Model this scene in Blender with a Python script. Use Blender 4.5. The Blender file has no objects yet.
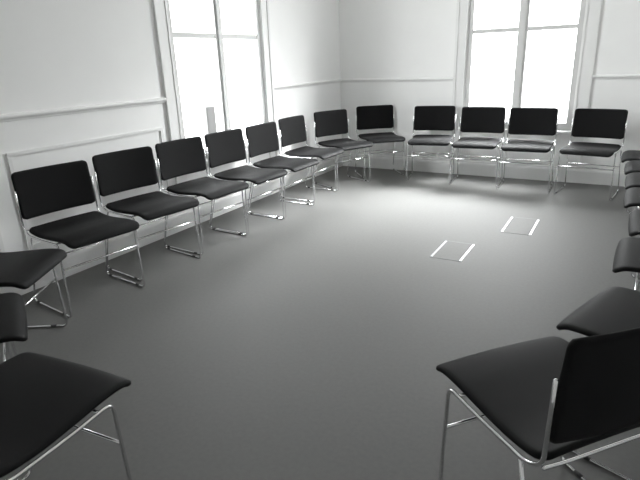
import bpy, bmesh, math, random
from mathutils import Vector, Matrix

S = bpy.context.scene
COL = S.collection
R = math.radians

# ------------------------------------------------------------------ materials
def new_mat(name):
    m = bpy.data.materials.new(name); m.use_nodes = True
    nt = m.node_tree
    return m, nt, nt.nodes['Principled BSDF']

def mat_plain(name, col, rough=.6, metal=0.0, spec=.5, noise=0.0, scale=40.0, bump=0.0, bscale=300.0, sheen=0.0, shr=.45):
    m, nt, b = new_mat(name)
    b.inputs['Base Color'].default_value = (*col, 1)
    b.inputs['Roughness'].default_value = rough
    b.inputs['Metallic'].default_value = metal
    b.inputs['Specular IOR Level'].default_value = spec
    if sheen:
        b.inputs['Sheen Weight'].default_value = sheen
        b.inputs['Sheen Roughness'].default_value = shr
    tc = nt.nodes.new('ShaderNodeTexCoord')
    if noise:
        n = nt.nodes.new('ShaderNodeTexNoise'); n.inputs['Scale'].default_value = scale
        n.inputs['Detail'].default_value = 5
        nt.links.new(tc.outputs['Object'], n.inputs['Vector'])
        r = nt.nodes.new('ShaderNodeValToRGB')
        r.color_ramp.elements[0].position = .3; r.color_ramp.elements[1].position = .7
        r.color_ramp.elements[0].color = (*[c*(1-noise) for c in col], 1)
        r.color_ramp.elements[1].color = (*[min(1, c*(1+noise)) for c in col], 1)
        nt.links.new(n.outputs['Fac'], r.inputs['Fac'])
        nt.links.new(r.outputs['Color'], b.inputs['Base Color'])
    if bump:
        n2 = nt.nodes.new('ShaderNodeTexNoise'); n2.inputs['Scale'].default_value = bscale
        nt.links.new(tc.outputs['Object'], n2.inputs['Vector'])
        bp = nt.nodes.new('ShaderNodeBump'); bp.inputs['Strength'].default_value = bump
        bp.inputs['Distance'].default_value = .002
        nt.links.new(n2.outputs['Fac'], bp.inputs['Height'])
        nt.links.new(bp.outputs['Normal'], b.inputs['Normal'])
    return m

M_WALL = mat_plain('wall_paint', (.90, .90, .895), .6, noise=.012, scale=3, bump=.05, bscale=120)
M_CEIL = mat_plain('ceiling_paint', (.90, .90, .89), .8, noise=.01, scale=3)
M_TRIM = mat_plain('trim_gloss_paint', (.82, .82, .815), .35, noise=.01, scale=6)
M_SASH = mat_plain('sash_paint', (.64, .64, .635), .4, noise=.01, scale=6)
M_FLOOR = mat_plain('grey_carpet', (.142, .142, .138), .62, spec=.35, noise=.05, scale=55, bump=.10, bscale=420)
M_FABRIC = mat_plain('black_fabric', (.008, .008, .0085), .7, spec=.12, noise=.25, scale=500, bump=.25, bscale=900, sheen=.03)
M_SEAT = mat_plain('black_seat_fabric', (.008, .008, .0085), .6, spec=.14, noise=.25, scale=500, bump=.12, bscale=900, sheen=.16, shr=.2)
M_CHROME = mat_plain('polished_chrome', (.80, .80, .81), .14, metal=1.0, noise=.02, scale=30)
M_GREYBOX = mat_plain('pale_grey_plastic', (.36, .36, .36), .5, noise=.03, scale=20)
M_DARK = mat_plain('black_grille', (.05, .05, .05), .6, noise=.1, scale=200)

def mat_glass():
    m, nt, b = new_mat('window_glass')
    nt.nodes.remove(b)
    out = nt.nodes['Material Output']
    t = nt.nodes.new('ShaderNodeBsdfTransparent'); t.inputs['Color'].default_value = (.96, .97, .97, 1)
    g = nt.nodes.new('ShaderNodeBsdfGlossy'); g.inputs['Roughness'].default_value = .02
    lw = nt.nodes.new('ShaderNodeLayerWeight'); lw.inputs['Blend'].default_value = .5
    pw = nt.nodes.new('ShaderNodeMath'); pw.operation = 'POWER'; pw.inputs[1].default_value = 5
    ml = nt.nodes.new('ShaderNodeMath'); ml.operation = 'MULTIPLY_ADD'; ml.inputs[1].default_value = .7; ml.inputs[2].default_value = .03
    mx = nt.nodes.new('ShaderNodeMixShader')
    nt.links.new(lw.outputs['Facing'], pw.inputs[0]); nt.links.new(pw.outputs[0], ml.inputs[0])
    nt.links.new(ml.outputs[0], mx.inputs['Fac'])
    nt.links.new(t.outputs['BSDF'], mx.inputs[1]); nt.links.new(g.outputs['BSDF'], mx.inputs[2])
    nt.links.new(mx.outputs['Shader'], out.inputs['Surface'])
    return m
M_GLASS = mat_glass()

# ------------------------------------------------------------------ helpers
def add_box(bm, x0, x1, y0, y1, z0, z1):
    v = [bm.verts.new((x, y, z)) for x in (x0, x1) for y in (y0, y1) for z in (z0, z1)]
    for f in ((0,1,3,2), (4,6,7,5), (0,4,5,1), (2,3,7,6), (0,2,6,4), (1,5,7,3)):
        bm.faces.new([v[i] for i in f])

def obj(name, bm, mat, parent=None, smooth=False, bevel=0.0):
    bmesh.ops.recalc_face_normals(bm, faces=bm.faces)
    if bevel:
        bmesh.ops.bevel(bm, geom=list(bm.edges), offset=bevel, segments=2, affect='EDGES', profile=.5)
    me = bpy.data.meshes.new(name); bm.to_mesh(me); bm.free()
    me.materials.append(mat)
    if smooth:
        for p in me.polygons: p.use_smooth = True
    o = bpy.data.objects.new(name, me); COL.objects.link(o)
    if parent is not None: o.parent = parent
    return o

def struct(name, bm, mat, **k):
    o = obj(name, bm, mat, **k); o['kind'] = 'structure'
    return o

def fillet(pts, rad, n=6):
    """round the inner corners of a polyline"""
    P = [Vector(p) for p in pts]; out = [P[0]]
    for i in range(1, len(P)-1):
        a, b, c = P[i-1], P[i], P[i+1]
        r = rad[i] if isinstance(rad, (list, tuple)) else rad
        u = (a-b); w = (c-b)
        d = min(r, u.length*.48, w.length*.48)
        p0 = b + u.normalized()*d; p1 = b + w.normalized()*d
        for k in range(n+1):
            t = k/n
            out.append(p0*(1-t)**2 + b*2*t*(1-t) + p1*t*t)
    out.append(P[-1])
    return out

def add_tube(bm, pts, r, seg=10):
    P = [Vector(p) for p in pts]
    rings = []
    ref = Vector((1, 0, 0))
    for i, p in enumerate(P):
        t = (P[min(i+1, len(P)-1)] - P[max(i-1, 0)]).normalized()
        n = ref - t*ref.dot(t)
        if n.length < 1e-3:
            ref = Vector((0, 1, 0)); n = ref - t*ref.dot(t)
        n.normalize(); b = t.cross(n); ref = n
        rings.append([bm.verts.new(p + (n*math.cos(2*math.pi*k/seg) + b*math.sin(2*math.pi*k/seg))*r) for k in range(seg)])
    for A, B in zip(rings, rings[1:]):
        for k in range(seg):
            bm.faces.new((A[k], A[(k+1) % seg], B[(k+1) % seg], B[k]))
    for ring, p, q in ((rings[0], P[0], P[1]), (rings[-1], P[-1], P[-2])):
        c = bm.verts.new(p + (p-q).normalized()*r*.7)      # domed ends
        for k in range(seg):
            bm.faces.new((ring[k], ring[(k+1) % seg], c))

def spline(ctrl, n):
    """Catmull-Rom through (a, b) control points, n samples evenly by index"""
    out = []
    m = len(ctrl)-1
    for i in range(n):
        t = i/(n-1)*m; k = min(int(t), m-1); t -= k
        p0 = ctrl[max(k-1, 0)]; p1 = ctrl[k]; p2 = ctrl[k+1]; p3 = ctrl[min(k+2, m)]
        out.append(tuple(.5*(2*p1[j] + (p2[j]-p0[j])*t + (2*p0[j]-5*p1[j]+4*p2[j]-p3[j])*t*t + (3*p1[j]-p0[j]-3*p2[j]+p3[j])*t**3) for j in range(2)))
    return out

def pad_mesh(profile, half_w, corner_r, thick, bow, normal_axis_fn):
    """an upholstered sheet: profile runs along its length, half_w to each side,
    rounded plan corners, edges softly closing to a thin seam"""
    bm = bmesh.new()
    n = len(profile); L = [0.0]
    for a, b in zip(profile, profile[1:]): L.append(L[-1] + math.dist(a, b))
    T = L[-1]; NU = 22
    top, bot = [], []
    for i, (a, b) in enumerate(profile):
        s = min(L[i], T-L[i])
        hw = half_w if s >= corner_r else half_w - corner_r + math.sqrt(max(0, corner_r**2 - (corner_r-s)**2))
        j0, j1 = max(i-1, 0), min(i+1, n-1)
        ta, tb = profile[j1][0]-profile[j0][0], profile[j1][1]-profile[j0][1]
        l = math.hypot(ta, tb); na, nb = -tb/l, ta/l          # normal of the profile
        rt, rb = [], []
        for k in range(NU+1):
            q = -1 + 2*k/NU
            u = math.copysign(1-(1-abs(q))**1.6, q)            # denser towards the rims
            x = u*hw
            edge = min(1-abs(u), 1.0)*hw
            e = min(edge, s)
            h = thick*.5*(min(1, math.sqrt(max(0.0, 1-(1-min(e/.012, 1))**2)))*.82 + .18)
            dip = bow*(1-(x/half_w)**2)
            rt.append(bm.verts.new(normal_axis_fn(x, a+na*(h-dip), b+nb*(h-dip))))
            rb.append(bm.verts.new(normal_axis_fn(x, a+na*(-h-dip), b+nb*(-h-dip))))
        top.append(rt); bot.append(rb)
    for i in range(n-1):
        for k in range(NU):
            bm.faces.new((top[i][k], top[i][k+1], top[i+1][k+1], top[i+1][k]))
            bm.faces.new((bot[i][k], bot[i+1][k], bot[i+1][k+1], bot[i][k+1]))
        bm.faces.new((top[i][0], top[i+1][0], bot[i+1][0], bot[i][0]))
        bm.faces.new((top[i][NU], bot[i][NU], bot[i+1][NU], top[i+1][NU]))
    for i in (0, n-1):
        for k in range(NU):
            bm.faces.new((top[i][k], bot[i][k], bot[i][k+1], top[i][k+1]))
    return bm

# ------------------------------------------------------------------ the room
XR, YN, HC = 4.15, -6.75, 3.25          # right wall, near wall, ceiling height
T = .30                                  # wall thickness
W1 = (-2.92, -1.49, .48, 2.95)           # left window: y0, y1, z0, z1 of the casing's outer edge
W2 = (1.42, 2.76, .48, 2.95)            # back window: x0, x1
CW = .11                                 # casing width

def wall_with_hole(name, axis, lo, hi, hole, mat):
    bm = bmesh.new()
    a0, a1, z0, z1 = hole
    def b(p, q, r, s):
        if axis == 'left': add_box(bm, -T, 0, p, q, r, s)
        else: add_box(bm, p, q, 0, T, r, s)
    b(lo, a0, 0, HC); b(a1, hi, 0, HC); b(a0, a1, 0, z0); b(a0, a1, z1, HC)
    return struct(name, bm, mat)

wall_with_hole('wall_left', 'left', YN, 0.0, (W1[0]+CW, W1[1]-CW, W1[2]+.05, W1[3]-CW), M_WALL)
wall_with_hole('wall_back', 'back', -T, XR+T, (W2[0]+CW, W2[1]-CW, W2[2]+.05, W2[3]-CW), M_WALL)
bm = bmesh.new(); add_box(bm, XR, XR+T, YN, 0, 0, HC); struct('wall_right', bm, M_WALL)
bm = bmesh.new(); add_box(bm, -T, XR+T, YN-T, YN, 0, HC); struct('wall_near', bm, M_WALL)
bm = bmesh.new(); add_box(bm, -T, XR+T, YN-T, T, -.2, 0); struct('floor', bm, M_FLOOR)
bm = bmesh.new(); add_box(bm, -T, XR+T, YN-T, T, HC, HC+.2); struct('ceiling', bm, M_CEIL)

def moulding(name, prof, a, b, wall):
    """extrude a (depth, height) profile along a wall from a to b"""
    bm = bmesh.new(); ends = []
    for t in (a, b):
        ring = []
        for d, z in prof:
            p = {'left': (d, t, z), 'back': (t, -d, z), 'right': (XR-d, t, z), 'near': (t, YN+d, z)}[wall]
            ring.append(bm.verts.new(p))
        ends.append(ring)
    n = len(prof)
    for k in range(n):
        bm.faces.new((ends[0][k], ends[0][(k+1) % n], ends[1][(k+1) % n], ends[1][k]))
    bm.faces.new(ends[0]); bm.faces.new(ends[1])
    return struct(name, bm, M_TRIM)

RAIL = [(0, 1.03), (.008, 1.032), (.010, 1.042), (.018, 1.047), (.022, 1.054), (.022, 1.062), (.016, 1.069), (.007, 1.073), (0, 1.074)]
BASE = [(0, 0), (.020, 0), (.020, .12), (.016, .135), (.010, .142), (.008, .155), (0, .16)]
moulding('trim_1', RAIL, YN, W1[0], 'left')
moulding('trim_2', RAIL, W1[1], 0, 'left')
moulding('trim_3', RAIL, 0, W2[0], 'back')
moulding('trim_4', RAIL, W2[1], XR, 'back')
moulding('trim_5', RAIL, YN, 0, 'right')
moulding('trim_6', RAIL, 0, XR, 'near')
moulding('baseboard_left', BASE, YN, 0, 'left')
moulding('baseboard_back', BASE, 0, XR, 'back')
moulding('baseboard_right', BASE, YN, 0, 'right')
moulding('baseboard_near', BASE, 0, XR, 'near')

def panel_frame(name, wall, a0, a1, z0, z1, w=.022, d=.010):
    """applied panel moulding below the rail: a rectangle of raised strips"""
    bm = bmesh.new()
    def b(p, q, r, s):
        if wall == 'left': add_box(bm, 0, d, p, q, r, s)
        else: add_box(bm, p, q, -d, 0, r, s)
    b(a0, a1, z1-w, z1); b(a0, a1, z0, z0+w); b(a0, a0+w, z0+w, z1-w); b(a1-w, a1, z0+w, z1-w)
    return struct(name, bm, M_TRIM)
panel_frame('trim_7', 'left', -4.22, -3.00, .26, .855)
panel_frame('trim_8', 'left', -6.2, -4.36, .26, .855)

def window(name, wall, a0, a1, z0, z1):
    """casing, jambs, two leaves with a meeting stile, a transom bar in each leaf, sill and four panes"""
    def bx(bm, p, q, d0, d1, r, s):          # d is the distance outwards (into the wall, away from the room)
        if wall == 'left': add_box(bm, -d1, -d0, p, q, r, s)
        else: add_box(bm, p, q, d0, d1, r, s)
    i0, i1, j0, j1 = a0+CW, a1-CW, z0+.05, z1-CW
    bm = bmesh.new()
    bx(bm, a0, i0, -.014, 0, .16, z1); bx(bm, i1, a1, -.014, 0, .16, z1); bx(bm, i0, i1, -.014, 0, j1, z1)
    for p, q in ((a0-.012, a0+.016), (a1-.016, a1+.012)):          # the raised outer bead of the casing
        bx(bm, p, q, -.022, 0, .16, z1+.012)
    bx(bm, i0-.014, i0, -.020, -.012, j0, j1); bx(bm, i1, i1+.014, -.020, -.012, j0, j1)
    w = struct(name, bm, M_TRIM)
    D0, D1 = .008, .050                        # depth of the leaves
    bm = bmesh.new()                          # reveal lining
    bx(bm, i0-.001, i0+.012, -.001, T, j0, j1); bx(bm, i1-.012, i1+.001, -.001, T, j0, j1); bx(bm, i0, i1, -.001, T, j1-.012, j1+.001)
    obj('window_lining', bm, M_TRIM, w)
    bm = bmesh.new(); bx(bm, i0-.03, i1+.03, -.075, T, j0-.035, j0+.002)
    obj('window_sill', bm, M_TRIM, w, bevel=.004)
    mid = .5*(i0+i1); st = .048
    zt = 1.527                                # the transom bars
    for p, q in ((i0+.012, mid), (mid, i1-.012)):
        bm = bmesh.new()
        bx(bm, p, p+st, D0, D1, j0+.002, j1-.012); bx(bm, q-st, q, D0, D1, j0+.002, j1-.012)
        bx(bm, p+st, q-st, D0, D1, j0+.002, j0+.075); bx(bm, p+st, q-st, D0, D1, j1-.075, j1-.012)
        bx(bm, p+st, q-st, D0+.008, D1-.008, zt-.020, zt+.020)
        leaf = obj('casement', bm, M_SASH, w)
        for r, s in ((j0+.075, zt-.020), (zt+.020, j1-.075)):
            bm = bmesh.new(); bx(bm, p+st-.004, q-st+.004, D0+.020, D0+.024, r-.004, s+.004)
            obj('pane', bm, M_GLASS, leaf)
    bm = bmesh.new(); bx(bm, mid-.020, mid+.020, D0-.014, D0, j0+.002, j1-.012)
    obj('meeting_bead', bm, M_SASH, w)
    return w
window('window_1', 'left', *W1)
window('window_2', 'back', *W2)

# a small grey speaker-like box standing on the left window's sill
def tag(o, label, cat, group=None):
    o['label'] = label; o['category'] = cat
    if group: o['group'] = group
box = bpy.data.objects.new('sill_box', None); COL.objects.link(box)
box.location = (.004, -2.47, .532)
tag(box, 'slim pale grey upright box standing on the sill of the left window', 'box')
bm = bmesh.new(); add_box(bm, -.045, .045, -.055, .055, 0, .435); obj('case', bm, M_GREYBOX, box, bevel=.008)

# two electrical floor boxes let into the carpet, their steel rims catching the window
M_GREYBOX2 = mat_plain('grey_metal', (.20, .20, .20), .6, noise=.05, scale=40)
M_STEEL = mat_plain('brushed_steel', (.70, .70, .71), .34, metal=1.0, noise=.03, scale=60)
def floor_box(x, y, hx, hy, label):
    root = bpy.data.objects.new('floor_box', None); COL.objects.link(root); root.location = (x, y, 0)
    tag(root, label, 'floor outlet', 'steel edged floor boxes')
    w_ = .019
    for y_ in (-hy, hy-.008):
        bm = bmesh.new(); add_box(bm, -hx, hx, y_, y_+.008, 0, .003); obj('end_strip', bm, M_GREYBOX2, root)
    for s_ in (-1, 1):                       # bevelled steel strips along the two long edges
        bm = bmesh.new(); loops = []
        for y_ in (-hy+.008, hy-.008):
            loops.append([bm.verts.new((s_*(hx-a), y_, c)) for a, c in ((0, 0), (.004, .004), (w_-.004, .004), (w_, 0))])
        for k in range(4): bm.faces.new((loops[0][k], loops[0][(k+1) % 4], loops[1][(k+1) % 4], loops[1][k]))
        bm.faces.new(loops[0]); bm.faces.new(loops[1])
        obj('edge_strip', bm, M_STEEL, root)
    bm = bmesh.new(); add_box(bm, -hx+w_+.001, hx-w_-.001, -hy+.009, hy-.009, 0, .003)
    obj('lid', bm, M_FLOOR, root)
floor_box(2.172, -2.50, .110, .185, 'steel edged floor box in the carpet, nearer and left one of the two')
floor_box(2.495, -1.73, .112, .22, 'steel edged floor box in the carpet, farther and right one of the two')

# ------------------------------------------------------------------ the chairs
ROD = .0056
def make_chair():
    root = bpy.data.objects.new('stacking_chair', None); COL.objects.link(root)
    # seat: front = +y; a dished sheet with a waterfall front
    prof = spline([(.238, .410), (.227, .429), (.196, .4425), (.125, .4445), (.03, .438), (-.06, .434), (-.13, .438), (-.185, .448), (-.204, .456)], 34)
    bm = pad_mesh(prof, .221, .040, .020, .006, lambda x, a, b: (x, a, b))
    obj('seat', bm, M_SEAT, root, smooth=True)
    # backrest: concave towards the sitter
    bprof = spline([(-.212, .507), (-.217, .56), (-.222, .62), (-.227, .68), (-.232, .735), (-.236, .776)], 24)
    bm = pad_mesh(bprof, .2255, .026, .020, 0.0, lambda x, a, b: (x, a - .022*(1-(x/.2255)**2), b))
    obj('backrest', bm, M_FABRIC, root, smooth=True)
    for s in (-1, 1):
        X = s*.229
        F = s*.239                                              # the feet stand a little wider than the seat
        side = fillet([(X, -.220, .675), (X, -.217, .55), (X, -.215, .455), (X, -.17, .424), (X, .0, .421), (X, .142, .426),
                       (F, .150, ROD), (F, -.265, ROD), (X, -.150, .424-ROD*1.6)], [0, .05, .03, .05, .05, .03, .03, .04, 0])
        bm = bmesh.new(); add_tube(bm, side, ROD)
        f = obj('side_frame', bm, M_CHROME, root, smooth=True)
        for y in (.075, -.215):                # little gliders clipped round the runner
            bm = bmesh.new(); add_tube(bm, [(F, y-.014, ROD+.0012), (F, y+.014, ROD+.0012)], ROD+.0012, 8)
            obj('glide', bm, M_DARK, f, smooth=True)
    X = .229
    def bar(name, pts):
        bm = bmesh.new(); add_tube(bm, pts, ROD*.9, 8); obj(name, bm, M_CHROME, root, smooth=True)
    bar('front_stretcher', [(-X-.004, .1467, .285), (X+.004, .1467, .285)])
    bar('rear_stretcher', [(-X-.004, -.195, .255), (X+.004, -.195, .255)])
    bar('rear_rail', fillet([(-X, -.216, .447), (-.16, -.216, .443), (.16, -.216, .443), (X, -.216, .447)], .05))
    bar('seat_support', [(-X, .10, .4215), (X, .10, .4215)])
    return root

def dup(root):
    r = root.copy(); COL.objects.link(r)
    for ch in list(root.children):
        c = ch.copy(); COL.objects.link(c); c.parent = r
        for g in list(ch.children):
            d = g.copy(); COL.objects.link(d); d.parent = c
    return r

# x, y of the seat's middle, and the heading of its front edge (degrees; the chair faces 90 degrees clockwise of it)
CHAIRS = [
 (0.469, -4.140, 83.5, 'first black chair with its backrest in view along the left wall, nearest the left edge'),
 (0.442, -3.599, 82.2, 'second black backrest along the left wall, just before the tall left window'),
 (0.457, -3.073, 86.0, 'third black backrest along the left wall, under the near half of the left window'),
 (0.478, -2.571, 87.5, 'fourth black backrest along the left wall, under the middle bar of the left window'),
 (0.497, -2.071, 88.9, 'fifth black backrest along the left wall, under the far half of the left window'),
 (0.450, -1.486, 88.9, 'sixth black backrest along the left wall, just past the far edge of the left window'),
 (0.507, -0.912, 65.1, 'black chair turned in the far corner, first past the end of the left wall row'),
 (0.695, -0.360, 40.6, 'black chair in far corner angled to the back wall, left of a wide gap'),
 (1.296, -0.369, 11.2, 'first black chair along the back wall, just left of the back window'),
 (1.808, -0.417, 3.4, 'second black chair along the back wall, under the left panes of the back window'),
 (2.310, -0.461, 2.2, 'third black chair along the back wall, under the right panes of the back window'),
 (2.867, -0.503, -7.8, 'last black chair along the back wall, right of the back window'),
 (.645, -4.745, 121, 'black chair at left edge showing a seat but no backrest'),
 (1.095, -5.17, 150, 'black chair at left edge showing only its seat tip, above the bottom left seat'),
 (1.75, -5.335, 185, 'large black chair seat with chrome side rail cut off in the bottom left corner'),
 (3.025, -4.60, 230, 'black chair seen from behind in the bottom right corner, its seat and backrest large'),
 (3.285, -4.075, 251, 'dark chair seat directly behind the big bottom right chair'),
 (3.39, -3.38, 268, 'second chair seat up the right edge beyond the big bottom right chair'),
 (3.44, -2.83, 270, 'third chair seat up the right edge beyond the big bottom right chair'),
 (3.41, -2.28, 270, 'fourth chair seat up the right edge beyond the big bottom right chair'),
 (3.41, -1.785, 270, 'fifth chair seat up the right edge beyond the big bottom right chair'),
 (3.40, -1.290, 270, 'sixth chair seat up the right edge, second from the far right corner'),
 (3.37, -.795, 270, 'dark seat at right edge in far right corner, farthest of that row'),
]
proto = make_chair()
for i, (x, y, a, label) in enumerate(CHAIRS):
    o = proto if i == 0 else dup(proto)
    o.location = (x, y, 0); o.rotation_euler = (0, 0, R(a+180))
    tag(o, label, 'chair', 'black stacking chairs set out in a ring')

# ------------------------------------------------------------------ light: daylight through the two windows
w = bpy.data.worlds.new('overcast_sky'); S.world = w; w.use_nodes = True
nt = w.node_tree; bg = nt.nodes['Background']
SKY, GLOW, SHARP = 19.5, 265.0, 12.5
SUN_EL, SUN_AZ = R(44), R(40)            # the veiled sun stands beyond the back window, to its right
sun = (math.sin(SUN_AZ)*math.cos(SUN_EL), math.cos(SUN_AZ)*math.cos(SUN_EL), math.sin(SUN_EL))
def node(t, **k):
    n = nt.nodes.new(t)
    for a_, b_ in k.items(): setattr(n, a_, b_)
    return n
tc = node('ShaderNodeTexCoord'); sp = node('ShaderNodeSeparateXYZ'); rp = node('ShaderNodeValToRGB')
nt.links.new(tc.outputs['Generated'], sp.inputs[0]); nt.links.new(sp.outputs['Z'], rp.inputs['Fac'])
e = rp.color_ramp.elements
e[0].position = 0.0; e[0].color = (.34, .34, .335, 1)
e[1].position = .8; e[1].color = (.98, .99, 1.0, 1)
k1 = node('ShaderNodeVectorMath', operation='SCALE'); k1.inputs['Scale'].default_value = SKY
nt.links.new(rp.outputs['Color'], k1.inputs[0])
dt = node('ShaderNodeVectorMath', operation='DOT_PRODUCT'); dt.inputs[1].default_value = sun
nt.links.new(tc.outputs['Generated'], dt.inputs[0])
mxm = node('ShaderNodeMath', operation='MAXIMUM'); mxm.inputs[1].default_value = 0
nt.links.new(dt.outputs['Value'], mxm.inputs[0])
pwm = node('ShaderNodeMath', operation='POWER'); pwm.inputs[1].default_value = SHARP
nt.links.new(mxm.outputs[0], pwm.inputs[0])
k2 = node('ShaderNodeMath', operation='MULTIPLY'); k2.inputs[1].default_value = GLOW
nt.links.new(pwm.outputs[0], k2.inputs[0])
# added sky glow opposite the sun, brightens the back wall through the left window
d2 = node('ShaderNodeVectorMath', operation='DOT_PRODUCT'); d2.inputs[1].default_value = Vector((-.75, -.55, .42)).normalized()
nt.links.new(tc.outputs['Generated'], d2.inputs[0])
m2 = node('ShaderNodeMath', operation='MAXIMUM'); m2.inputs[1].default_value = 0
nt.links.new(d2.outputs['Value'], m2.inputs[0])
p2 = node('ShaderNodeMath', operation='POWER'); p2.inputs[1].default_value = 4
nt.links.new(m2.outputs[0], p2.inputs[0])
k3 = node('ShaderNodeMath', operation='MULTIPLY_ADD'); k3.inputs[1].default_value = 19
nt.links.new(p2.outputs[0], k3.inputs[0]); nt.links.new(k2.outputs[0], k3.inputs[2])
ad = node('ShaderNodeVectorMath', operation='ADD')
nt.links.new(k1.outputs[0], ad.inputs[0]); nt.links.new(k3.outputs[0], ad.inputs[1])
nt.links.new(ad.outputs[0], bg.inputs['Color'])
bg.inputs['Strength'].default_value = 1.0

def portal(name, loc, rot, sx, sy):
    l = bpy.data.lights.new(name, 'AREA'); l.shape = 'RECTANGLE'; l.size = sx; l.size_y = sy
    l.cycles.is_portal = True
    o = bpy.data.objects.new(name, l); COL.objects.link(o); o.location = loc; o.rotation_euler = rot
zc = .5*(W1[2]+W1[3])
portal('window_light_portal', (-T-.01, .5*(W1[0]+W1[1]), zc), (0, R(-90), 0), 2.5, 1.3)
portal('window_light_portal', (.5*(W2[0]+W2[1]), T+.01, zc), (R(-90), 0, 0), 1.3, 2.5)

# ------------------------------------------------------------------ camera
f, yaw, pit, rol = 518.367, .529876, .334288, -.036921
cam = bpy.data.cameras.new('camera'); cam.sensor_width = 36; cam.lens = f/640*36; cam.clip_start = .02
co = bpy.data.objects.new('camera', cam); COL.objects.link(co)
fw = Vector((-math.sin(yaw)*math.cos(pit), math.cos(yaw)*math.cos(pit), -math.sin(pit)))
r0 = Vector((math.cos(yaw), math.sin(yaw), 0)); u0 = r0.cross(fw)
rt = r0*math.cos(rol) + u0*math.sin(rol); up = u0*math.cos(rol) - r0*math.sin(rol)
Mx = Matrix((( rt.x, up.x, -fw.x, 3.0944), (rt.y, up.y, -fw.y, -5.9242), (rt.z, up.z, -fw.z, 1.30456), (0, 0, 0, 1)))
co.matrix_world = Mx
S.camera = co

S.view_settings.view_transform = 'Standard'; S.view_settings.look = 'None'
S.view_settings.exposure = -0.18; S.view_settings.gamma = 1.0; S.view_settings.use_curve_mapping = False
try:
    S.cycles.use_denoising = True
    S.cycles.max_bounces = 16; S.cycles.diffuse_bounces = 10
except Exception:
    pass
